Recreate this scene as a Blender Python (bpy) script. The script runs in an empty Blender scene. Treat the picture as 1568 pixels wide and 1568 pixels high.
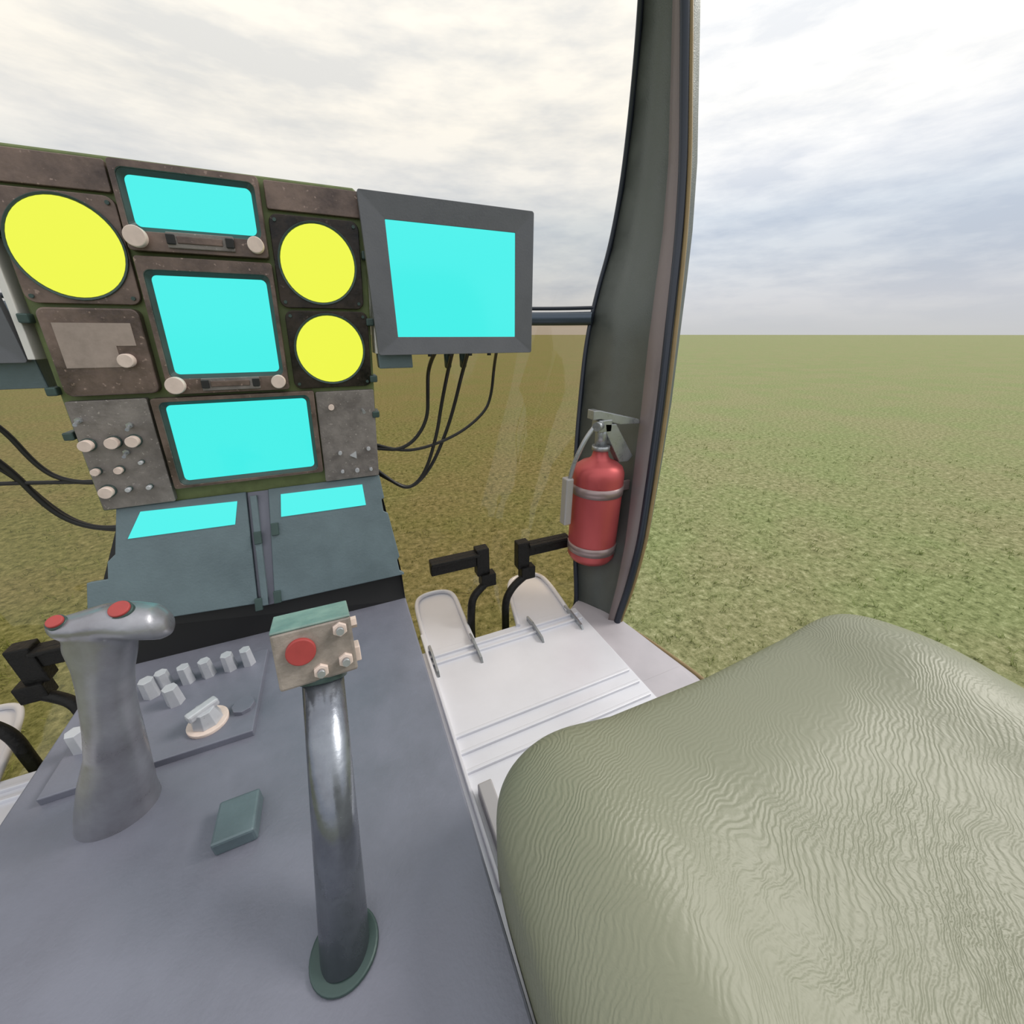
import bpy, bmesh, math, random
from mathutils import Vector, Matrix
random.seed(3)
scene=bpy.context.scene
try:
    scene.view_settings.view_transform='Standard'
    scene.view_settings.look='None'
except Exception: pass
col=bpy.context.collection

# ---------------------------------------------------------------- materials
def s2l(c):
    return tuple(((x/255)/12.92 if x/255<=.04045 else ((x/255+.055)/1.055)**2.4) for x in c)
def mat(name,rgb,rough=.5,metal=0.,var=.0,scale=20,bump=0.,bscale=200,emit=None,estr=1,spec=.5,rgb2=None,lo=.35,hi=.65,speck=None,spm=1.9,rv=.12):
    m=bpy.data.materials.new(name);m.use_nodes=True;nt=m.node_tree
    b=nt.nodes['Principled BSDF'];L=nt.links
    c=s2l(rgb)
    b.inputs['Base Color'].default_value=(*c,1);b.inputs['Roughness'].default_value=rough
    b.inputs['Metallic'].default_value=metal;b.inputs['Specular IOR Level'].default_value=spec
    tc=nt.nodes.new('ShaderNodeTexCoord')
    if var>0 or rgb2:
        n=nt.nodes.new('ShaderNodeTexNoise');n.inputs['Scale'].default_value=scale;n.inputs['Detail'].default_value=8;n.inputs['Roughness'].default_value=.65
        L.new(tc.outputs['Object'],n.inputs['Vector'])
        r=nt.nodes.new('ShaderNodeValToRGB');r.color_ramp.elements[0].position=lo;r.color_ramp.elements[1].position=hi
        if rgb2: ca=s2l(rgb2)
        else: ca=tuple(x*(1-var) for x in c)
        cb=tuple(min(1,x*(1+var)) for x in c) if not rgb2 else c
        r.color_ramp.elements[0].color=(*ca,1);r.color_ramp.elements[1].color=(*cb,1)
        L.new(n.outputs['Fac'],r.inputs['Fac'])
        src=r.outputs['Color']
        if speck:
            v=nt.nodes.new('ShaderNodeTexNoise');v.inputs['Scale'].default_value=speck;v.inputs['Detail'].default_value=3
            L.new(tc.outputs['Object'],v.inputs['Vector'])
            vr=nt.nodes.new('ShaderNodeValToRGB');vr.color_ramp.elements[0].position=.66;vr.color_ramp.elements[0].color=(0,0,0,1)
            vr.color_ramp.elements[1].position=.72;vr.color_ramp.elements[1].color=(1,1,1,1);L.new(v.outputs['Fac'],vr.inputs['Fac'])
            mx=nt.nodes.new('ShaderNodeMix');mx.data_type='RGBA';L.new(vr.outputs['Color'],mx.inputs[0]);L.new(src,mx.inputs[6])
            mx.inputs[7].default_value=(*[min(1,x*spm+.02) for x in c],1);src=mx.outputs[2]
        L.new(src,b.inputs['Base Color'])
        mr=nt.nodes.new('ShaderNodeMapRange');mr.inputs['From Min'].default_value=.3;mr.inputs['From Max'].default_value=.7
        mr.inputs['To Min'].default_value=max(.03,rough-rv);mr.inputs['To Max'].default_value=min(1,rough+rv*1.4)
        L.new(n.outputs['Fac'],mr.inputs['Value']);L.new(mr.outputs['Result'],b.inputs['Roughness'])
    if bump>0:
        n2=nt.nodes.new('ShaderNodeTexNoise');n2.inputs['Scale'].default_value=bscale;n2.inputs['Detail'].default_value=4
        L.new(tc.outputs['Object'],n2.inputs['Vector'])
        bp=nt.nodes.new('ShaderNodeBump');bp.inputs['Strength'].default_value=bump;bp.inputs['Distance'].default_value=.002
        L.new(n2.outputs['Fac'],bp.inputs['Height']);L.new(bp.outputs['Normal'],b.inputs['Normal'])
    if emit:
        b.inputs['Emission Color'].default_value=(*s2l(emit),1);b.inputs['Emission Strength'].default_value=estr
    return m
M={}
M['console']=mat('painted_metal_blue_grey',(118,120,133),.45,.2,.09,10,.18,260)
M['hood']=mat('painted_metal_hood',(98,114,120),.42,.25,.12,12,.18,260)
M['housing']=mat('panel_housing_glow_olive',(104,116,74),.5,.1,.2,30)  # green base colour paints in the yellow-green glow between the plates
M['panel']=mat('panel_grunge_brown',(128,110,102),.36,.35,0,18,.3,90,rgb2=(82,70,66),speck=160,spm=1.4)
M['plate']=mat('panel_plate_grey',(138,132,128),.5,.2,0,30,.3,220,rgb2=(108,102,100),speck=260,spm=1.4)
M['black']=mat('worn_black_plate',(62,52,46),.3,.35,0,26,.35,60,rgb2=(20,18,18),speck=90,spm=1.5)
M['label']=mat('label_grey',(156,142,134),.55,.1,.12,60)
M['knob']=mat('knob_pale_pink',(216,198,188),.5,.0,.08,60)
M['hexknob']=mat('hex_knob_grey',(190,192,198),.35,.3,.05,60)
M['cyan']=mat('screen_cyan',(8,30,30),.12,0,emit=(70,238,232),estr=1.0,spec=.5)
M['yellow']=mat('gauge_face_yellow',(40,40,8),.3,0,emit=(242,250,78),estr=.96,spec=.3)
M['bezel']=mat('bezel_dark_glow_teal',(62,80,78),.4,.3,.1,30)  # teal tint paints the screens' cyan glow into the bezel colour
M['monitor']=mat('monitor_casing',(98,100,106),.45,.2,.06,20,.1,300)
M['white']=mat('rail_pale',(215,213,210),.45,.1,.04,20)
M['rubber']=mat('cable_rubber_black',(28,28,28),.4)
M['cast']=mat('pedal_cast_black',(34,33,32),.5,.4,0,90,.9,160,rgb2=(12,12,12))
M['floor']=mat('floor_aluminium',(222,223,230),.36,.2,.03,5,.06,60,rv=.06)
M['sill']=mat('sill_grey',(182,178,184),.4,.15,.05,8)
M['pillar']=mat('pillar_grey_green',(98,104,102),.42,.25,.08,12,.3,340)
M['band']=mat('door_band_mauve',(130,120,120),.4,.25,.05,10)
M['seal']=mat('door_seal_dark_blue',(46,52,64),.3,.2)
M['edge']=mat('door_edge_ochre',(136,116,80),.45,.1,.1,20)
M['bar']=mat('crossbar_blue_grey',(76,88,102),.3,.4)
M['red']=mat('extinguisher_red',(190,86,88),.40,.45,.05,10)
M['redbtn']=mat('button_red',(160,62,60),.5,0,.08,60)
M['steel']=mat('brushed_steel',(166,170,174),.3,.6,.08,30)
M['clamp']=mat('clamp_grey',(158,140,140),.35,.5)
M['tube']=mat('lever_tube',(142,148,158),.24,.7,0,14,.15,100,rgb2=(112,116,126))
M['grip']=mat('grip_worn_metal',(158,160,168),.30,.6,0,9,.2,90,rgb2=(126,124,130))
M['boxm']=mat('lever_head_tan',(164,154,146),.42,.2,0,30,.3,200,rgb2=(130,122,116))
M['capglow']=mat('lever_top_cyan_reflection',(132,158,150),.45,.15,0,30,.2,200,rgb2=(108,128,124))  # cyan reflection on the lever head's top, painted as a teal colour
M['seatbase']=mat('seat_base_grey',(176,174,176),.4,.3)
M['darkin']=mat('dark_recess',(26,26,27),.6)

def seat_mat():
    m=bpy.data.materials.new('seat_leather_olive');m.use_nodes=True;nt=m.node_tree;L=nt.links
    b=nt.nodes['Principled BSDF'];b.inputs['Base Color'].default_value=(*s2l((128,130,110)),1)
    b.inputs['Roughness'].default_value=.46;b.inputs['Specular IOR Level'].default_value=.5
    tc=nt.nodes.new('ShaderNodeTexCoord')
    mp=nt.nodes.new('ShaderNodeMapping');mp.inputs['Rotation'].default_value=(0,0,math.radians(62));L.new(tc.outputs['Object'],mp.inputs['Vector'])
    n0=nt.nodes.new('ShaderNodeTexNoise');n0.inputs['Scale'].default_value=6;n0.inputs['Detail'].default_value=3
    L.new(mp.outputs['Vector'],n0.inputs['Vector'])
    vm=nt.nodes.new('ShaderNodeVectorMath');vm.operation='SCALE';vm.inputs['Scale'].default_value=.15;L.new(n0.outputs['Color'],vm.inputs[0])
    va=nt.nodes.new('ShaderNodeVectorMath');va.operation='ADD';L.new(mp.outputs['Vector'],va.inputs[0]);L.new(vm.outputs['Vector'],va.inputs[1])
    w=nt.nodes.new('ShaderNodeTexWave');w.inputs['Scale'].default_value=56;w.inputs['Distortion'].default_value=5;w.inputs['Detail'].default_value=3;w.inputs['Detail Scale'].default_value=1.6
    L.new(va.outputs['Vector'],w.inputs['Vector'])
    n=nt.nodes.new('ShaderNodeTexNoise');n.inputs['Scale'].default_value=240;L.new(tc.outputs['Object'],n.inputs['Vector'])
    mx=nt.nodes.new('ShaderNodeMath');mx.operation='MULTIPLY_ADD';mx.inputs[1].default_value=.7;L.new(n.outputs['Fac'],mx.inputs[0]);L.new(w.outputs['Fac'],mx.inputs[2])
    # creases deepen irregularly across the hide
    n3=nt.nodes.new('ShaderNodeTexNoise');n3.inputs['Scale'].default_value=4.0;n3.inputs['Detail'].default_value=3;L.new(tc.outputs['Object'],n3.inputs['Vector'])
    mr=nt.nodes.new('ShaderNodeMapRange');mr.inputs['From Min'].default_value=.38;mr.inputs['From Max'].default_value=.65;mr.inputs['To Min'].default_value=.15;mr.inputs['To Max'].default_value=.65;L.new(n3.outputs['Fac'],mr.inputs['Value'])
    bp=nt.nodes.new('ShaderNodeBump');bp.inputs['Distance'].default_value=.0007
    L.new(mr.outputs['Result'],bp.inputs['Strength'])
    L.new(mx.outputs[0],bp.inputs['Height']);L.new(bp.outputs['Normal'],b.inputs['Normal'])
    return m
M['seat']=seat_mat()

def glass(name,colr,gl=.05):
    m=bpy.data.materials.new(name);m.use_nodes=True;nt=m.node_tree;nt.nodes.clear();L=nt.links
    t=nt.nodes.new('ShaderNodeBsdfTransparent');t.inputs[0].default_value=(*colr,1)
    g=nt.nodes.new('ShaderNodeBsdfGlossy');g.inputs['Roughness'].default_value=.03
    mx=nt.nodes.new('ShaderNodeMixShader');mx.inputs[0].default_value=gl
    o=nt.nodes.new('ShaderNodeOutputMaterial')
    L.new(t.outputs[0],mx.inputs[1]);L.new(g.outputs[0],mx.inputs[2]);L.new(mx.outputs[0],o.inputs[0]);return m
M['glass']=glass('windshield_tinted',(.68,.55,.40),.04)
M['glass_up']=glass('upper_glass',(.92,.89,.83),.02)

def grass_mat(name,scale,stops,bump=.6):
    m=bpy.data.materials.new(name);m.use_nodes=True;nt=m.node_tree;L=nt.links
    b=nt.nodes['Principled BSDF'];b.inputs['Roughness'].default_value=.95;b.inputs['Specular IOR Level'].default_value=.1
    tc=nt.nodes.new('ShaderNodeTexCoord')
    def noise(s,d,r=.6):
        n=nt.nodes.new('ShaderNodeTexNoise');n.inputs['Scale'].default_value=s;n.inputs['Detail'].default_value=d;n.inputs['Roughness'].default_value=r
        L.new(tc.outputs['Object'],n.inputs['Vector']);return n
    f=noise(scale,12,.82);r=nt.nodes.new('ShaderNodeValToRGB')
    cr=r.color_ramp
    cr.elements[0].position=stops[0][0];cr.elements[0].color=(*s2l(stops[0][1]),1)
    cr.elements[1].position=stops[-1][0];cr.elements[1].color=(*s2l(stops[-1][1]),1)
    for p,c in stops[1:-1]:
        e=cr.elements.new(p);e.color=(*s2l(c),1)
    L.new(f.outputs['Fac'],r.inputs['Fac'])
    g=noise(.7,5);r2=nt.nodes.new('ShaderNodeValToRGB');r2.color_ramp.elements[0].position=.38;r2.color_ramp.elements[1].position=.62
    r2.color_ramp.elements[0].color=(1.02,.96,.96,1);r2.color_ramp.elements[1].color=(.90,.97,.84,1)
    L.new(g.outputs['Fac'],r2.inputs['Fac'])
    mx=nt.nodes.new('ShaderNodeMix');mx.data_type='RGBA';mx.blend_type='MULTIPLY';mx.inputs[0].default_value=1
    L.new(r.outputs['Color'],mx.inputs[6]);L.new(r2.outputs['Color'],mx.inputs[7]);L.new(mx.outputs[2],b.inputs['Base Color'])
    if bump:
        bp=nt.nodes.new('ShaderNodeBump');bp.inputs['Strength'].default_value=bump;bp.inputs['Distance'].default_value=.03
        L.new(f.outputs['Fac'],bp.inputs['Height']);L.new(bp.outputs['Normal'],b.inputs['Normal'])
    return m
M['grass']=grass_mat('grass_field',16,[(.36,(66,70,44)),(.45,(120,125,86)),(.55,(150,153,113)),(.66,(192,192,158))])
M['blade']=grass_mat('grass_blades',40,[(.35,(84,94,54)),(.45,(128,138,88)),(.56,(150,158,108)),(.66,(200,202,162))],0)

# ---------------------------------------------------------------- helpers
def empty(name,loc=(0,0,0)):
    e=bpy.data.objects.new(name,None);e.location=loc;e.empty_display_size=.05;col.objects.link(e);return e
def add(name,bm,m,parent=None,smooth=False,bevel=0,shear=0,sub=0,seg=2):
    if shear:
        for v in bm.verts: v.co.x+=shear*v.co.z
    bmesh.ops.recalc_face_normals(bm,faces=bm.faces)
    me=bpy.data.meshes.new(name);bm.to_mesh(me);bm.free()
    o=bpy.data.objects.new(name,me);col.objects.link(o);me.materials.append(M[m] if isinstance(m,str) else m)
    if smooth:
        for p in me.polygons:p.use_smooth=True
    if bevel:
        b=o.modifiers.new('bevel','BEVEL');b.width=bevel;b.segments=seg;b.limit_method='ANGLE';b.angle_limit=math.radians(40)
    if sub:
        s=o.modifiers.new('sub','SUBSURF');s.levels=sub;s.render_levels=sub
    if parent:o.parent=parent
    return o
def box(name,x0,x1,y0,y1,z0,z1,m,parent=None,bevel=.002,shear=0,rot=None):
    bm=bmesh.new();bmesh.ops.create_cube(bm,size=1)
    for v in bm.verts:
        v.co=Vector((x0+(v.co.x+.5)*(x1-x0),y0+(v.co.y+.5)*(y1-y0),z0+(v.co.z+.5)*(z1-z0)))
    if rot:
        bmesh.ops.transform(bm,matrix=rot,verts=bm.verts)
    return add(name,bm,m,parent,bevel=bevel,shear=shear)
def prism(name,pts_a,pts_b,m,parent=None,bevel=0,shear=0,smooth=False):
    bm=bmesh.new();A=[bm.verts.new(p) for p in pts_a];B=[bm.verts.new(p) for p in pts_b]
    n=len(A);bm.faces.new(A);bm.faces.new(B[::-1])
    for i in range(n):bm.faces.new((A[i],B[i],B[(i+1)%n],A[(i+1)%n]))
    return add(name,bm,m,parent,bevel=bevel,shear=shear,smooth=smooth)
def rrect(x0,x1,z0,z1,r,n=5):
    P=[]
    for cx,cz,a in ((x1-r,z1-r,0),(x0+r,z1-r,90),(x0+r,z0+r,180),(x1-r,z0+r,270)):
        for i in range(n+1):
            t=math.radians(a+90*i/n);P.append((cx+r*math.cos(t),cz+r*math.sin(t)))
    return P
def plateXZ(name,x0,x1,z0,z1,r,yf,yb,m,parent,shear=0,bevel=.001):
    P=rrect(x0,x1,z0,z1,r)
    return prism(name,[(x,yf,z) for x,z in P],[(x,yb,z) for x,z in P],m,parent,bevel=bevel,shear=shear)
def ringXZ(name,outer,inner,yf,yb,m,parent,shear=0,yi=None):
    bm=bmesh.new();n=len(outer)
    yi=yf if yi is None else yi
    a=[bm.verts.new((x,yf,z)) for x,z in outer];b=[bm.verts.new((x,yi,z)) for x,z in inner]
    c=[bm.verts.new((x,yb,z)) for x,z in outer];d=[bm.verts.new((x,yb,z)) for x,z in inner]
    for i in range(n):
        j=(i+1)%n
        bm.faces.new((a[i],a[j],b[j],b[i]));bm.faces.new((a[i],c[i],c[j],a[j]));bm.faces.new((b[i],b[j],d[j],d[i]));bm.faces.new((c[i],d[i],d[j],c[j]))
    return add(name,bm,m,parent,shear=shear,bevel=.0008)
def circ(cx,cz,r,n=48):
    return [(cx+r*math.cos(2*math.pi*i/n),cz+r*math.sin(2*math.pi*i/n)) for i in range(n)]
def cyl(name,p0,p1,r0,m,parent=None,r1=None,n=24,smooth=True,bevel=0,shear=0,spin=0):
    p0=Vector(p0);p1=Vector(p1);d=p1-p0
    if r1 is None:r1=r0
    bm=bmesh.new();bmesh.ops.create_cone(bm,cap_ends=True,segments=n,radius1=r0,radius2=r1,depth=d.length)
    q=Vector((0,0,1)).rotation_difference(d.normalized()).to_matrix().to_4x4()
    bmesh.ops.transform(bm,matrix=Matrix.Translation((p0+p1)/2)@q@Matrix.Rotation(spin,4,'Z'),verts=bm.verts)
    o=add(name,bm,m,parent,bevel=bevel,shear=shear)
    if smooth and n>10:
        for p in o.data.polygons:
            if len(p.vertices)==4:p.use_smooth=True
    return o
def tube(name,pts,r,m,parent=None,res=6,spline='NURBS',cyclic=False):
    cu=bpy.data.curves.new(name,'CURVE');cu.dimensions='3D';cu.bevel_depth=r;cu.bevel_resolution=3;cu.resolution_u=res;cu.use_fill_caps=True
    if spline=='NURBS':
        s=cu.splines.new('NURBS');s.points.add(len(pts)-1)
        for i,p in enumerate(pts):s.points[i].co=(*p,1)
        s.order_u=3;s.use_endpoint_u=True;s.use_cyclic_u=cyclic
    else:
        s=cu.splines.new('POLY');s.points.add(len(pts)-1)
        for i,p in enumerate(pts):s.points[i].co=(*p,1)
        s.use_cyclic_u=cyclic
    o=bpy.data.objects.new(name,cu);col.objects.link(o);cu.materials.append(M[m])
    if parent:o.parent=parent
    return o
def loft(name,rings,m,parent=None,smooth=True,cap=True,closed=True,sub=0):
    bm=bmesh.new();R=[[bm.verts.new(p) for p in r] for r in rings];n=len(R[0])
    for a,b in zip(R,R[1:]):
        for i in range(n if closed else n-1):
            j=(i+1)%n;bm.faces.new((a[i],a[j],b[j],b[i]))
    if cap and closed:bm.faces.new(R[0]);bm.faces.new(R[-1][::-1])
    return add(name,bm,m,parent,smooth=smooth,sub=sub)

SH=.08
# ---------------------------------------------------------------- ground and grass tufts
bm=bmesh.new();bmesh.ops.create_grid(bm,x_segments=4,y_segments=4,size=3000)
for v in bm.verts:v.co.z=-2.0
add('ground',bm,'grass')
V=[];Fc=[]
rnd=random.Random(11)
for k in range(9000):
    # tufts thin out with distance from the helicopter
    rr_=1.0+9.5*rnd.random()**1.3;an=rnd.uniform(0,2*math.pi)
    cx0=rr_*math.cos(an);cy0=rr_*math.sin(an)
    if cy0<-3: continue
    nb=rnd.randint(3,6);hh=rnd.uniform(.02,.045)
    for b in range(nb):
        bx=cx0+rnd.gauss(0,.015);by=cy0+rnd.gauss(0,.015);a2=rnd.uniform(0,6.28);h=hh*rnd.uniform(.6,1.3)
        wx=.0035*math.cos(a2);wy=.0035*math.sin(a2);lx=rnd.gauss(0,.018);ly=rnd.gauss(0,.018)
        i=len(V)
        V+= [(bx-wx,by-wy,-2.0),(bx+wx,by+wy,-2.0),(bx+lx*.5+wx*.7,by+ly*.5+wy*.7,-2+h*.6),(bx+lx*.5-wx*.7,by+ly*.5-wy*.7,-2+h*.6),(bx+lx*1.3,by+ly*1.3,-2+h)]
        Fc+=[(i,i+1,i+2,i+3),(i+3,i+2,i+4)]
me=bpy.data.meshes.new('grass_tufts');me.from_pydata(V,[],Fc);me.materials.append(M['blade'])
go=bpy.data.objects.new('grass_tufts',me);col.objects.link(go)

# ---------------------------------------------------------------- instrument panel
IP=empty('instrument_panel')
kw=dict(parent=IP,shear=SH)
prism('housing',[(-.370,.806,-.268),(.072,.806,-.268),(.076,.806,.200),(.06,.806,.212),(-.355,.806,.212),(-.370,.806,.200)],
      [(-.350,.93,-.268),(.055,.93,-.268),(.060,.93,.19),(.04,.93,.20),(-.33,.93,.20),(-.355,.93,.19)],'housing',bevel=.003,**kw)
def screw(n,x,z,y=.797):
    cyl(n,(x,y+.002,z),(x,y-.0015,z),.0026,'bezel',n=8,**kw)
def gauge(tag,cx,cz,r,x0,x1,z0,z1,pm,rr=.012):
    plateXZ(tag+'_plate',x0,x1,z0,z1,rr,.798,.812,pm,**kw)
    ringXZ(tag+'_bezel',circ(cx,cz,r+.0035),circ(cx,cz,r),.795,.80,'bezel',yi=.7962,**kw)
    P=circ(cx,cz,r-.0003);prism(tag+'_face',[(x,.7955,z) for x,z in P],[(x,.80,z) for x,z in P],'yellow',**kw)
    for i,(sx,sz) in enumerate(((x0+.008,z0+.008),(x1-.008,z0+.008),(x0+.008,z1-.008),(x1-.008,z1-.008))):screw(tag+'_screw_%d'%i,sx,sz)
gauge('gauge_a',-.304,.104,.0575,-.365,-.242,.039,.167,'panel')
gauge('gauge_b',-.001,.103,.0545,-.064,.064,.040,.166,'black')
gauge('gauge_c',.004,-.024,.0535,-.060,.069,-.087,.036,'black')
plateXZ('blank_plate_a',-.365,-.243,.171,.206,.003,.799,.812,'panel',**kw)
plateXZ('blank_plate_b',-.064,.072,.171,.206,.003,.799,.812,'panel',**kw)
def display(tag,x0,x1,z0,z1,sx0,sx1,sz0,sz1,ym=.789,knobs=True,kz=None):
    o=rrect(x0,x1,z0,z1,.004,5);mi=rrect(sx0-.006,sx1+.006,sz0-.006,sz1+.006,.009,5);i=rrect(sx0,sx1,sz0,sz1,.007,5)
    ringXZ(tag+'_frame',o,mi,ym,.81,'panel',**kw)
    ringXZ(tag+'_inner_bezel',mi,i,ym+.002,.81,'bezel',yi=.797,**kw)
    prism(tag+'_screen',[(x,.797,z) for x,z in i],[(x,.803,z) for x,z in i],'cyan',**kw)
    if knobs:
        for k,kx in enumerate((x0+.013,x1-.014)):
            cyl(tag+'_knob_%d'%k,(kx,ym,kz),(kx,ym-.012,kz),.0125-.002*k,'knob',n=28,bevel=.001,**kw)
        box(tag+'_slot',x0+.046,x1-.042,ym-.004,ym+.004,kz-.010,kz+.009,'plate',bevel=.001,**kw)
        box(tag+'_slot_cut',x0+.058,x1-.056,ym-.0055,ym+.004,kz-.0045,kz+.0045,'panel',bevel=.001,**kw)
        box(tag+'_slot_lug_a',x0+.046,x0+.056,ym-.007,ym+.004,kz-.006,kz+.006,'darkin',bevel=.001,**kw)
        box(tag+'_slot_lug_b',x1-.052,x1-.042,ym-.007,ym+.004,kz-.006,kz+.006,'darkin',bevel=.001,**kw)
display('display_mid',-.236,-.068,-.086,.1,-.2235,-.0795,-.057,.0775,kz=-.072)
display('display_top',-.238,-.070,.106,.206,-.2255,-.0815,.135,.192,kz=.121)
display('display_low',-.262,-.031,-.2395,-.091,-.247,-.045,-.2285,-.103,knobs=False)
plateXZ('radio_plate',-.358,-.247,-.083,.034,.010,.792,.81,'panel',bevel=.002,**kw)
pl=[(-.345,.015),(-.260,.015),(-.260,-.015),(-.283,-.015),(-.283,-.044),(-.345,-.044)]
prism('radio_label',[(x,.7912,z) for x,z in pl],[(x,.793,z) for x,z in pl],'label',**kw)
cyl('radio_knob',(-.274,.793,-.035),(-.274,.779,-.035),.0095,'knob',n=24,bevel=.001,**kw)
plateXZ('switch_plate',-.363,-.267,-.262,-.090,.003,.794,.81,'plate',**kw)
for i,(x,z,r,h) in enumerate(((-.352,-.154,.0085,.014),(-.321,-.153,.0085,.014),(-.296,-.153,.0085,.014),(-.353,-.196,.0055,.011),(-.325,-.197,.0055,.011),(-.295,-.188,.003,.010),(-.348,-.230,.009,.014),(-.321,-.230,.0035,.011),(-.294,-.230,.0035,.011))):
    cyl('knob_base_%d'%i,(x,.795,z),(x,.790,z),r*1.15,'bezel',n=20,**kw)
    cyl('knob_%d'%i,(x,.792,z),(x,.794-h,z),r,'knob' if r>.005 else 'hexknob',n=20,bevel=.0007,**kw)
for i,(x,z) in enumerate(((-.353,-.117),(-.296,-.129),(-.31,-.17))):
    cyl('toggle_base_%d'%i,(x,.795,z),(x,.789,z),.0045,'steel',n=6,**kw)
    cyl('toggle_%d'%i,(x,.79,z),(x+.001,.776,z-.004),.0018,'steel',r1=.0025,n=10,**kw)
plateXZ('light_plate',-.029,.071,-.262,-.094,.003,.795,.81,'plate',**kw)
for i,(x,z,r) in enumerate(((-.005,-.121,.005),(.002,-.207,.0035),(.054,-.204,.0035),(.003,-.244,.003),(.03,-.245,.004),(.056,-.246,.003))):
    cyl('indicator_%d'%i,(x,.796,z),(x,.788,z),r,'knob' if i==0 else 'hexknob',n=14,**kw)
cyl('indicator_triangle',(.027,.796,-.214),(.027,.790,-.214),.008,'hexknob',n=3,spin=math.pi/2,**kw)
cyl('light_toggle',(.048,.796,-.128),(.05,.774,-.131),.002,'steel',r1=.003,n=10,**kw)
box('rail_a',.079,.087,.797,.86,-.032,.20,'white',bevel=.001,**kw)
box('rail_b',-.385,-.377,.797,.86,-.032,.20,'white',bevel=.001,**kw)
for i,z in enumerate((.12,.02,-.075,-.14)):
    box('side_lug_r_%d'%i,.066,.079,.792,.83,z-.006,z+.006,'bezel',**kw)
    box('side_lug_l_%d'%i,-.378,-.366,.792,.83,z-.006,z+.006,'bezel',**kw)

# ---------------------------------------------------------------- centre console (hood + deck)
CC=empty('center_console')
def hy(z): return .8+(z+.27)/2.75
def hp(x,z,off=0):
    n=Vector((0,-2.75,1)).normalized()
    return tuple(Vector((x,hy(z),z))+n*off)
def hoodplate(name,pts,t0,t1,m,bevel=.0015):
    return prism(name,[hp(x,z,t1) for x,z in pts],[hp(x,z,t0) for x,z in pts],m,CC,bevel=bevel)
hoodplate('hood_left',[(-.372,-.264),(-.186,-.264),(-.205,-.462),(-.455,-.445),(-.45,-.425),(-.440,-.415),(-.432,-.372),(-.405,-.372),(-.400,-.345),(-.388,-.335)],-.012,0,'hood')
hoodplate('hood_right',[(-.150,-.264),(.051,-.264),(.053,-.310),(.047,-.312),(.047,-.335),(.055,-.340),(.063,-.430),(.057,-.436),(.058,-.458),(.066,-.464),(.066,-.468),(-.178,-.468)],-.012,0,'hood')
hoodplate('hood_channel',[(-.186,-.264),(-.150,-.264),(-.178,-.470),(-.206,-.470)],-.014,-.006,'console')
hoodplate('seam_rib',[(-.181,-.272),(-.170,-.272),(-.188,-.468),(-.199,-.468)],-.006,.003,'hood')
for i,(a,z) in enumerate(((-.187,-.335),(-.157,-.325),(-.208,-.452),(-.176,-.446))):
    hoodplate('latch_%d'%i,[(a,z),(a+.012,z),(a+.010,z-.022),(a-.002,z-.022)],-.002,.006,'bezel',.001)
hoodplate('screen_left',[(-.341,-.274),(-.202,-.278),(-.213,-.317),(-.366,-.314)],0,.0016,'cyan',0)
hoodplate('screen_right',[(-.131,-.276),(.015,-.278),(.015,-.318),(-.138,-.316)],0,.0016,'cyan',0)
prism('hood_body',[(-.372,.815,-.27),(.048,.815,-.27),(.062,hy(-.462)+.008,-.466),(.062,.736,-.54),(-.452,.736,-.54),(-.448,hy(-.452)+.008,-.455)],
      [(-.36,.93,-.27),(.04,.93,-.27),(.05,.93,-.40),(.05,.93,-.54),(-.44,.93,-.54),(-.44,.93,-.40)],'darkin',CC,bevel=.001)
box('deck',-.46,.063,-.35,.80,-.85,-.535,'console',CC,.003)
box('knob_plate',-.428,-.196,.495,.672,-.536,-.524,'console',CC,.0015)
for i,(x,y) in enumerate(((-.336,.640),(-.307,.640),(-.279,.642),(-.248,.643),(-.221,.644),(-.313,.598),(-.352,.630),(-.408,.560))):
    r=.0104 if i<5 else .0118
    cyl('hex_knob_%d'%i,(x,y,-.525),(x,y,-.492),r,'hexknob',r1=r*.85,n=6,smooth=False,bevel=.0006,spin=i*.35,parent=CC)
cyl('dial_skirt',(-.258,.536,-.525),(-.258,.536,-.519),.026,'knob',n=32,parent=CC,bevel=.001)
cyl('dial',(-.258,.536,-.519),(-.258,.536,-.496),.020,'hexknob',r1=.014,n=8,smooth=False,parent=CC,bevel=.0008)
box('dial_pointer',-.265,-.251,.516,.556,-.502,-.490,'hexknob',CC,.003,rot=Matrix.Translation((-.258,.536,0))@Matrix.Rotation(-.9,4,'Z')@Matrix.Translation((.258,-.536,0)))
cyl('flat_hex_cap',(-.214,.545,-.525),(-.214,.545,-.517),.0155,'console',n=8,smooth=False,parent=CC,bevel=.0008)
box('rear_switch_box',-.215,-.172,.345,.395,-.536,-.515,'hood',CC,.003)

# ---------------------------------------------------------------- collective lever
CL=empty('collective_lever')
b0=Vector((-.083,.205,-.54));b1=Vector((-.0627,.3505,-.3155));dv=(b1-b0).normalized()
cyl('column',b0,b1,.0222,'tube',CL,r1=.0196,n=40)
cyl('collar',b1-dv*.012,b1+dv*.004,.0230,'bezel',CL,n=32,bevel=.001)
cyl('base_flange',(b0.x,b0.y+.004,-.536),(b0.x,b0.y+.004,-.530),.031,'bezel',CL,n=36,bevel=.002)
xa=Vector((1,0,0));xa=(xa-dv*xa.dot(dv)).normalized();ya=dv.cross(xa)
F=Matrix((( xa.x,ya.x,dv.x,0),(xa.y,ya.y,dv.y,0),(xa.z,ya.z,dv.z,0),(0,0,0,1)))
F=Matrix.Translation(b1)@F@Matrix.Rotation(math.radians(5),4,'Z')@Matrix.Rotation(math.radians(-4),4,'Y')@Matrix.Rotation(math.radians(16),4,'X')
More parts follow.
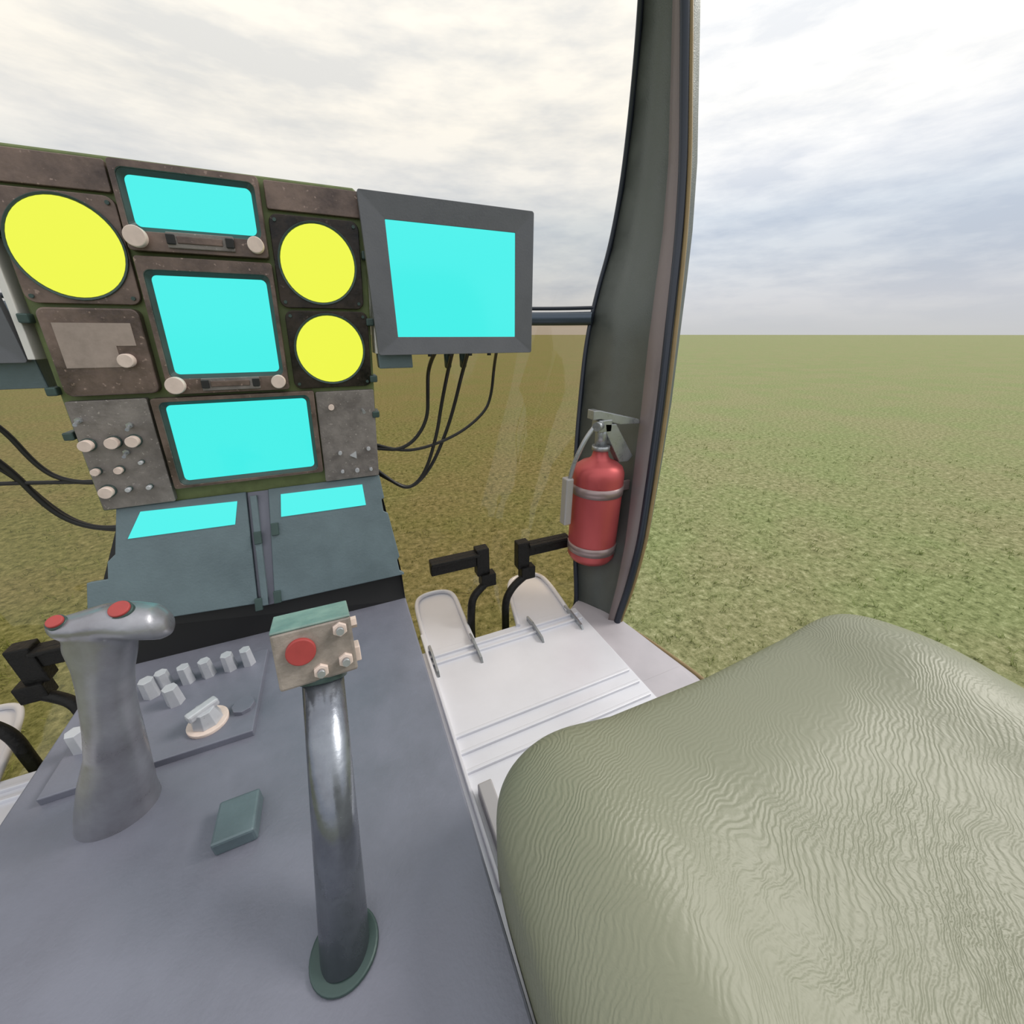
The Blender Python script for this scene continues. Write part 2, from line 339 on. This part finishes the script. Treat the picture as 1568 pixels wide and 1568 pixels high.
box('head_box',-.037,.033,-.024,.024,-.002,.056,'boxm',CL,.0025,rot=F)
box('head_top_tint',-.037,.033,-.024,.024,.0555,.058,'capglow',CL,.001,rot=F)  # thin slab carrying the painted cyan reflection on the top face
def lc(name,p0,p1,r,m,n=24,**k): return cyl(name,F@Vector(p0),F@Vector(p1),r,m,CL,n=n,**k)
lc('red_button',(-.014,-.023,.034),(-.014,-.029,.034),.0130,'redbtn',n=32,bevel=.001)
for i,(x,z) in enumerate(((.000,.009),(.022,.046),(.023,.013))):
    lc('nut_%d'%i,(x,-.023,z),(x,-.028,z),.0072,'knob',n=6,smooth=False,bevel=.0006)
    lc('stud_%d'%i,(x,-.028,z),(x,-.034,z),.0036,'steel',n=14)
lc('side_bolt',(.031,.0,.04),(.039,.0,.04),.006,'knob',n=6,smooth=False)
box('side_tab',.031,.038,-.014,.004,.002,.018,'knob',CL,.001,rot=F)

# ---------------------------------------------------------------- cyclic stick (grip remeshed as one body)
CY=empty('cyclic_stick')
def ell(c,rx,ry,n=20): return [(c[0]+rx*math.cos(2*math.pi*i/n),c[1]+ry*math.sin(2*math.pi*i/n),c[2]) for i in range(n)]
bm=bmesh.new()
def bloft(rings):
    R=[[bm.verts.new(p) for p in r] for r in rings];n=len(R[0])
    for a,b in zip(R,R[1:]):
        for i in range(n):
            j=(i+1)%n;bm.faces.new((a[i],a[j],b[j],b[i]))
    bm.faces.new(R[0]);bm.faces.new(R[-1][::-1])
body=[(-.338,.452,-.545,.043,.036),(-.331,.451,-.515,.039,.032),(-.317,.450,-.470,.034,.028),(-.303,.449,-.430,.0275,.024),(-.294,.448,-.395,.0245,.024),(-.287,.448,-.365,.0235,.022),(-.279,.449,-.335,.024,.022),(-.271,.449,-.310,.027,.022),(-.266,.450,-.285,.031,.021),(-.264,.450,-.262,.023,.018)]
bloft([ell(b[:3],b[3],b[4]) for b in body])
head=[(-.300,.452,-.263,.004,.007),(-.292,.450,-.263,.013,.010),(-.275,.449,-.264,.018,.013),(-.255,.449,-.265,.021,.017),(-.235,.449,-.271,.024,.019),(-.216,.449,-.279,.021,.019),(-.207,.449,-.285,.012,.011)]
bloft([[(c[0],c[1]+c[3]*math.cos(2*math.pi*i/20),c[2]+c[4]*math.sin(2*math.pi*i/20)) for i in range(20)] for c in head])
g=add('grip',bm,'grip',CY,smooth=True)
r=g.modifiers.new('remesh','REMESH');r.mode='VOXEL';r.voxel_size=.0026;r.use_smooth_shade=True
s=g.modifiers.new('smooth','SMOOTH');s.iterations=8;s.factor=.6
bn=Vector((0,-.45,.9)).normalized()
for nm,c,rr in (('button_left',Vector((-.286,.444,-.2525)),.0065),('button_right',Vector((-.2375,.443,-.2525)),.0088)):
    cyl(nm+'_ring',c-bn*.006,c+bn*.0015,rr+.0012,'bezel',CY,n=28);cyl(nm,c,c+bn*.004,rr,'redbtn',CY,n=28,bevel=.001)

# ---------------------------------------------------------------- monitors
def monitor(x0,x1,z0,z1,sx0,sx1,sz0,sz1,y,side):
    e=empty('monitor')
    o=rrect(x0,x1,z0,z1,.004,4);i=rrect(sx0,sx1,sz0,sz1,.001,4)
    ringXZ('front_frame',o,i,y,y+.012,'monitor',e,yi=y+.003)
    prism('screen',[(x,y+.004,z) for x,z in i],[(x,y+.008,z) for x,z in i],'cyan',e)
    P=rrect(x0+.028,x1-.028,z0+.004,z1-.004,.004,4);Q=rrect(x0+.04,x1-.04,z0+.03,z1-.03,.01,4)
    prism('back_shell',[(x,y+.010,z) for x,z in P],[(x,y+.045,z) for x,z in Q],'monitor',e)
    if side>0: box('lower_bracket',x0+.0,x0+.062,y+.018,y+.05,z0-.024,z0+.012,'hood',e,.002)
    else: box('lower_bracket',x1-.07,x1-.0,y+.018,y+.05,z0-.036,z0+.012,'hood',e,.002)
    for k in range(4):
        xx=(sx0+sx1)/2-.06+k*.04
        cyl('port_%d'%k,(xx,y+.006,z0-.004),(xx,y+.006,z0+.002),.004,'darkin',e,n=12)
    return e
monitor(.080,.386,-.034,.205,.118,.3495,-.004,.170,.78,1)
monitor(-.688,-.390,-.036,.205,-.652,-.420,-.004,.167,.80,-1)

# cables
CB=empty('cable_bundle')
def cab(n,pts,r=.0042): tube(n,pts,r,'rubber',CB)
cab('cable_a',[(.188,.80,-.03),(.186,.87,-.06),(.187,.9,-.117),(.182,.9,-.175),(.150,.9,-.222),(.11,.9,-.243),(.07,.9,-.235),(.04,.9,-.23)])
cab('cable_b',[(.222,.80,-.03),(.232,.88,-.07),(.215,.9,-.15),(.200,.9,-.215),(.165,.9,-.305),(.125,.9,-.342),(.09,.9,-.325),(.05,.9,-.28)])
cab('cable_c',[(.255,.80,-.03),(.266,.88,-.07),(.247,.9,-.15),(.225,.91,-.215),(.180,.91,-.300),(.13,.91,-.345),(.095,.91,-.330),(.05,.91,-.29)])
cab('cable_d',[(.316,.80,-.03),(.341,.88,-.06),(.340,.9,-.135),(.320,.9,-.175),(.25,.9,-.222),(.152,.9,-.249),(.09,.9,-.240),(.05,.9,-.22)],.0035)
for i,x in enumerate((.222,.255)): cyl('plug_%d'%i,(x*1.0,.84,-.03),(x*1.035,.87,-.062),.0075,'bezel',CB,n=14)
cab('cable_e',[(-.56,.82,-.03),(-.545,.87,-.08),(-.508,.9,-.125),(-.49,.9,-.21),(-.46,.9,-.238),(-.41,.9,-.245),(-.36,.9,-.24)])
cab('cable_f',[(-.58,.82,-.03),(-.57,.87,-.10),(-.527,.9,-.19),(-.505,.9,-.285),(-.47,.9,-.325),(-.42,.9,-.338),(-.36,.9,-.33)],.005)
cab('cable_g',[(-.60,.82,-.03),(-.595,.87,-.12),(-.535,.91,-.20),(-.500,.91,-.30),(-.46,.91,-.335),(-.42,.91,-.345),(-.36,.91,-.34)])
cab('cable_h',[(-.63,.82,-.03),(-.63,.88,-.16),(-.60,.9,-.222),(-.50,.9,-.232),(-.42,.9,-.243),(-.36,.9,-.24)],.0035)

# ---------------------------------------------------------------- floor
FL=empty('floor')
def floor_side(mx):
    def X(x): return x if mx>0 else -.385-x   # mirrored about console centre
    def fb(n,x0,x1,*a,**k):
        a0,a1=sorted((X(x0),X(x1)));return box(n,a0,a1,*a,**k)
    t='r' if mx>0 else 'l'
    fb('plate_'+t,.066,.625,-.4,.885,-.866,-.852,'floor',FL,.002)
    fb('side_sill_'+t,.62,.76,-.4,.55,-.872,-.856,'sill',FL,.002)
    pts=[(.60,.30),(.775,.30),(.778,.509),(.734,.79),(.662,.925),(.60,.885)]
    prism('corner_sill_'+t,[(X(x),y,-.858) for x,y in pts],[(X(x),y,-.885) for x,y in pts],'sill',FL,.002)
    for i,y in enumerate((.855,.828,.592,.550,.506)):
        fb('rib_%s_%d'%(t,i),.112,.615,y-.0045,y+.0045,-.853,-.844,'floor',FL,.002)
    fb('edge_lip_'+t,.108,.116,.30,.95,-.853,-.838,'floor',FL,.002)
    for i,x in enumerate((.124,.250,.447,.588)):
        p=[(x,.895,-.852),(x,.780,-.852),(x,.79,-.838),(x,.86,-.832),(x,.895,-.838)]
        prism('fin_%s_%d'%(t,i),[(X(a-.003),b,c) for a,b,c in p],[(X(a+.003),b,c) for a,b,c in p],'steel',FL)
    trays=([(.252,.875),(.256,1.0),(.262,1.10),(.252,1.135),(.228,1.152),(.190,1.158),(.150,1.150),(.128,1.122),(.120,1.05),(.116,.875)],
           [(.590,.875),(.604,.99),(.606,1.07),(.598,1.105),(.575,1.122),(.53,1.127),(.492,1.120),(.467,1.095),(.44,1.02),(.405,.875)])
    for i,P in enumerate(trays):
        prism('toe_tray_%s_%d'%(t,i),[(X(x),y,-.853) for x,y in P],[(X(x),y,-.862) for x,y in P],'floor',FL)
        tube('tray_lip_%s_%d'%(t,i),[(X(x),y,-.847) for x,y in P],.0075,'floor',FL)
floor_side(1);floor_side(-1)

# ---------------------------------------------------------------- pedals
def pedals(mx):
    e=empty('rudder_pedals')
    def X(x): return x if mx>0 else -.385-x
    def pb(n,x0,x1,y0,y1,z0,z1,rot=None):
        a0,a1=sorted((X(x0),X(x1)));return box(n,a0,a1,y0,y1,z0,z1,'cast',e,.003)
    pb('pad_a',.168,.318,.99,1.015,-.668,-.618)
    pb('pad_a_lip',.168,.318,.975,.992,-.628,-.618)
    pb('arm_a',.312,.354,.985,1.02,-.705,-.608)
    pb('foot_a',.322,.372,.975,1.01,-.745,-.700)
    tube('post_a',[(X(.345),.99,-.735),(X(.315),.98,-.748),(X(.285),.965,-.765),(X(.274),.95,-.80),(X(.268),.94,-.87),(X(.268),.94,-.95)],.0125,'cast',e)
    pb('pad_b',.49,.645,.985,1.010,-.672,-.625)
    pb('pad_b_lip',.49,.645,.97,.987,-.634,-.625)
    pb('arm_b',.452,.494,.98,1.015,-.712,-.615)
    pb('foot_b',.462,.512,.97,1.005,-.752,-.706)
    tube('post_b',[(X(.486),.985,-.742),(X(.45),.975,-.752),(X(.415),.96,-.768),(X(.392),.95,-.80),(X(.388),.94,-.87),(X(.388),.94,-.95)],.0125,'cast',e)
    return e
pedals(1);pedals(-1)
UN=empty('pedal_crossbeam')
box('beam',-.95,.60,.90,.96,-.975,-.925,'cast',UN,.004)
box('beam_keel',-.24,-.14,.6,.96,-.975,-.86,'cast',UN,.004)

# ---------------------------------------------------------------- door pillars
R=[(-.95,.70,.74),(-.88,.726,.775),(-.85,.731,.780),(-.742,.758,.780),(-.60,.795,.797),(-.515,.815,.816),(-.35,.845,.848),(-.188,.866,.873),(-.02,.882,.90),(.134,.900,.928),(.252,.912,.95),(.40,.91,.97),(.55,.89,.985),(.70,.86,.99),(.85,.81,.99),(1.0,.73,.98)]
Lf=[(-.95,.62,.90),(-.88,.650,.92),(-.85,.658,.927),(-.742,.675,.975),(-.60,.702,1.045),(-.515,.725,1.09),(-.35,.768,1.165),(-.188,.805,1.215),(-.02,.832,1.245),(.134,.865,1.250),(.252,.890,1.235),(.40,.895,1.21),(.55,.88,1.18),(.70,.85,1.14),(.85,.80,1.09),(1.0,.73,1.04)]
def pillar(mx):
    e=empty('door_pillar')
    def X(x): return x if mx>0 else -.385-x
    rings=[]
    for (z,rx,ry),(_,lx,ly) in zip(R,Lf):
        Rv=Vector((rx,ry,0));Lv=Vector((lx,ly,0));d=(Lv-Rv);t=d.normalized();n=Vector((t.y,-t.x,0));n=n if n.x>0 else -n
        prof=[(0,0),(.10,-.016),(.17,-.018),(.24,.004),(.6,.010),(1,0),(1,.03),(.5,.045),(0,.035)]
        ring=[]
        for a,b in prof:
            p=Rv+d*a+n*b*1.0;ring.append((X(p.x),p.y,z))
        rings.append(ring)
    loft('pillar_body',rings,'pillar',e,smooth=True)
    def line(a,b): 
        out=[]
        for (z,rx,ry),(_,lx,ly) in zip(R,Lf):
            Rv=Vector((rx,ry,0));Lv=Vector((lx,ly,0));d=(Lv-Rv);t=d.normalized();n=Vector((t.y,-t.x,0));n=n if n.x>0 else -n
            p=Rv+d*a+n*b;out.append((X(p.x),p.y,z))
        return out
    rr=[]
    for k,(a,b) in enumerate(((.19,-.016),(.17,-.024),(.03,-.014),(.0,-.004))): rr.append(line(a,b))
    loft('door_band',rr,'band',e,closed=False)
    tube('door_seal',line(.01,-.012),.011,'seal',e)
    tube('door_edge',line(-.035,-.002),.006,'edge',e)
    tube('window_edge',line(1.0,-.002),.008,'seal',e)
    sill=[(.731,.775,-.875),(.745,.70,-.864),(.763,.60,-.861),(.780,.509,-.860),(.785,.40,-.860),(.785,.0,-.860),(.78,-.4,-.860)]
    tube('sill_edge',[(X(a+.006),b-.004,c) for a,b,c in sill],.007,'edge',e)
    return e
pillar(1);pillar(-1)
RF=empty('roof_header')
tube('header_tube',[(-.385-.73,1.0,1.0),(-.7,1.16,1.03),(-.19,1.22,1.05),(.32,1.16,1.03),(.73,1.0,1.0)],.03,'pillar',RF)

# ---------------------------------------------------------------- windshield
def wrow(z,xr,ye,b,n=40):
    row=[]
    for i in range(n+1):
        t=-1+2*i/n;hw=xr+.1925
        row.append((-.1925+t*hw,ye+b*(1-abs(t)**8),z))
    return row
low=[(-1.12,.55,.55,.30),(-1.08,.60,.72,.34),(-.98,.63,.84,.36),(-.85,.658,.935,.35),(-.74,.675,.982,.33),(-.60,.702,1.052,.29),(-.515,.725,1.097,.27),(-.35,.768,1.17,.23),(-.188,.805,1.22,.20),(-.02,.832,1.25,.18),(.045,.845,1.252,.175)]
up=[(.062,.849,1.252,.175),(.134,.865,1.253,.17),(.252,.890,1.238,.155),(.40,.895,1.213,.14),(.55,.88,1.183,.12),(.70,.85,1.143,.11),(.85,.80,1.093,.10),(1.0,.73,1.043,.09)]
loft('window_1',[wrow(*a) for a in low],'glass',closed=False)
loft('window_2',[wrow(*a) for a in up],'glass_up',closed=False)
WB=empty('window_crossbar')
tube('bar_tube',wrow(.050,.845,1.24,.165),.022,'bar',WB,spline='POLY')
tube('bar_gasket',wrow(.083,.850,1.245,.170),.006,'seal',WB,spline='POLY')

# ---------------------------------------------------------------- fire extinguisher
FE=empty('fire_extinguisher')
cx,cy=.704,.935;r=.079
prof=[(-.702,.0),(-.700,.045),(-.692,.068),(-.675,.0785),(-.655,.079),(-.40,.079),(-.385,.078),(-.368,.071),(-.356,.055),(-.347,.034),(-.338,.026),(-.322,.022),(-.305,.022)]
rings=[[(cx+max(q,.0005)*math.cos(2*math.pi*i/40),cy+max(q,.0005)*math.sin(2*math.pi*i/40),z) for i in range(40)] for z,q in prof]
loft('bottle',rings,'red',FE)
for i,z in enumerate((-.437,-.640)):
    cyl('strap_%d'%i,(cx,cy,z-.015),(cx,cy,z+.015),.0815,'clamp',FE,n=40)
    box('strap_tab_%d'%i,cx+.070,cx+.105,cy-.030,cy-.020,z-.016,z+.016,'clamp',FE,.002)
    box('wall_bracket_%d'%i,cx+.02,cx+.11,cy+.03,cy+.06,z-.014,z+.014,'clamp',FE,.002)
cyl('neck_ring',(cx,cy,-.318),(cx,cy,-.304),.027,'steel',FE,n=28)
cyl('valve_body',(cx-.002,cy,-.306),(cx-.004,cy,-.235),.018,'steel',FE,n=24)
box('valve_block',cx-.028,cx+.020,cy-.018,cy+.018,-.262,-.225,'steel',FE,.003)
p=[(cx-.048,-.196),(cx-.030,-.196),(cx+.118,-.232),(cx+.128,-.246),(cx+.050,-.243),(cx-.020,-.222),(cx-.048,-.222)]
prism('top_lever',[(x,cy-.016,z) for x,z in p],[(x,cy+.016,z) for x,z in p],'steel',FE,.002)
p=[(cx-.006,-.236),(cx+.035,-.240),(cx+.112,-.345),(cx+.095,-.362),(cx+.062,-.360),(cx+.0,-.262)]
prism('carry_handle',[(x,cy-.018,z) for x,z in p],[(x,cy+.010,z) for x,z in p],'steel',FE,.002)
cyl('gauge_boss',(cx-.020,cy-.014,-.240),(cx-.042,cy-.026,-.240),.013,'steel',FE,n=20)
tube('hose',[(cx-.030,cy-.010,-.235),(cx-.060,cy-.014,-.262),(cx-.085,cy-.012,-.31),(cx-.100,cy,-.37),(cx-.103,cy+.005,-.42)],.007,'steel',FE)
box('nozzle',cx-.118,cx-.092,cy-.008,cy+.022,-.55,-.395,'seatbase',FE,.004)

# ---------------------------------------------------------------- seat
ST=empty('pilot_seat')
def sgn(a,p): return math.copysign(abs(a)**p,a)
def cushion(name,c,a,b,h,e1,e2,fn,parent,rot=None,nu=160,nv=64):
    bm=bmesh.new();rows=[]
    for j in range(nv+1):
        ph=-math.pi/2+math.pi*j/nv;row=[]
        for i in range(nu):
            th=2*math.pi*i/nu
            x=a*sgn(math.cos(ph),e1)*sgn(math.cos(th),e2);y=b*sgn(math.cos(ph),e1)*sgn(math.sin(th),e2);z=h*sgn(math.sin(ph),e1)
            v=Vector((x,y,z));v=fn(v)
            if rot:v=rot@v
            row.append(bm.verts.new(v+Vector(c)))
        rows.append(row)
    for A,B in zip(rows,rows[1:]):
        for i in range(nu):
            k=(i+1)%nu;bm.faces.new((A[i],A[k],B[k],B[i]))
    bmesh.ops.remove_doubles(bm,verts=bm.verts,dist=1e-5)
    return add(name,bm,'seat',parent,smooth=True)
def sf(v):
    if v.z>-.02:
        k=min(1,(v.z+.02)/.06)
        bol=.030*math.exp(-((v.x+.27)/.085)**2)+.026*math.exp(-((v.x-.26)/.10)**2)
        v.z+=k*bol
        v.z+=k*.014*math.exp(-((v.y-.20)/.09)**2)
    return v
cushion('cushion',(.424,-.070,-.512),.358,.335,.080,.32,.22,sf,ST)
cushion('backrest',(.430,-.48,-.12),.33,.07,.40,.45,.4,lambda v:v,ST,rot=Matrix.Rotation(math.radians(10),3,'X'))
box('seat_pan',.13,.74,-.36,.20,-.62,-.575,'seatbase',ST,.006)
box('seat_box',.16,.70,-.34,.15,-.853,-.60,'seatbase',ST,.006)
box('floor_rail_a',.125,.155,-.36,.46,-.853,-.82,'seatbase',ST,.003)
box('floor_rail_b',.70,.73,-.36,.42,-.853,-.80,'darkin',ST,.003)

# ---------------------------------------------------------------- world
w=bpy.data.worlds.new('overcast_sky');scene.world=w;w.use_nodes=True;nt=w.node_tree;L=nt.links;nt.nodes.clear()
out=nt.nodes.new('ShaderNodeOutputWorld');bg=nt.nodes.new('ShaderNodeBackground');L.new(bg.outputs[0],out.inputs[0])
tc=nt.nodes.new('ShaderNodeTexCoord');sx=nt.nodes.new('ShaderNodeSeparateXYZ');L.new(tc.outputs['Generated'],sx.inputs[0])
rp=nt.nodes.new('ShaderNodeValToRGB');cr=rp.color_ramp
cr.elements[0].position=0;cr.elements[0].color=(*s2l((206,207,208)),1)
cr.elements[1].position=.5;cr.elements[1].color=(1.1,1.1,1.1,1)
for pz,c in ((.06,(212,214,219)),(.13,(208,215,225)),(.20,(212,221,233)),(.27,(246,248,252)),(.34,(255,255,255))):
    e=cr.elements.new(pz);e.color=(*s2l(c),1)
L.new(sx.outputs['Z'],rp.inputs['Fac'])
mp=nt.nodes.new('ShaderNodeMapping');mp.inputs['Scale'].default_value=(1,1,4.2);L.new(tc.outputs['Generated'],mp.inputs['Vector'])
n=nt.nodes.new('ShaderNodeTexNoise');n.inputs['Scale'].default_value=4.6;n.inputs['Detail'].default_value=8;n.inputs['Roughness'].default_value=.58;L.new(mp.outputs['Vector'],n.inputs['Vector'])
cl=nt.nodes.new('ShaderNodeValToRGB');cl.color_ramp.elements[0].position=.38;cl.color_ramp.elements[0].color=(.90,.92,.95,1)
cl.color_ramp.elements[1].position=.60;cl.color_ramp.elements[1].color=(1.16,1.14,1.10,1);L.new(n.outputs['Fac'],cl.inputs['Fac'])
mx=nt.nodes.new('ShaderNodeMix');mx.data_type='RGBA';mx.blend_type='MULTIPLY'
mr=nt.nodes.new('ShaderNodeMapRange');mr.inputs['From Min'].default_value=.0;mr.inputs['From Max'].default_value=.10;L.new(sx.outputs['Z'],mr.inputs['Value']);L.new(mr.outputs['Result'],mx.inputs[0])
L.new(rp.outputs['Color'],mx.inputs[6]);L.new(cl.outputs['Color'],mx.inputs[7]);L.new(mx.outputs[2],bg.inputs['Color'])
bg.inputs['Strength'].default_value=.95
sun=bpy.data.lights.new('sun','SUN');sun.energy=1.9;sun.angle=math.radians(18);sun.color=(1,.95,.87)
so=bpy.data.objects.new('sun',sun);col.objects.link(so)
so.rotation_euler=(Vector((-.85,.12,-.72))).to_track_quat('-Z','Y').to_euler()

# ---------------------------------------------------------------- camera
cd=bpy.data.cameras.new('camera');cd.lens=13.5;cd.sensor_width=36;cd.clip_start=.01;cd.clip_end=5000
co=bpy.data.objects.new('camera',cd);col.objects.link(co)
co.location=(0,0,0);co.rotation_euler=(math.radians(90-24.8),0,math.radians(-23.66))
scene.camera=co
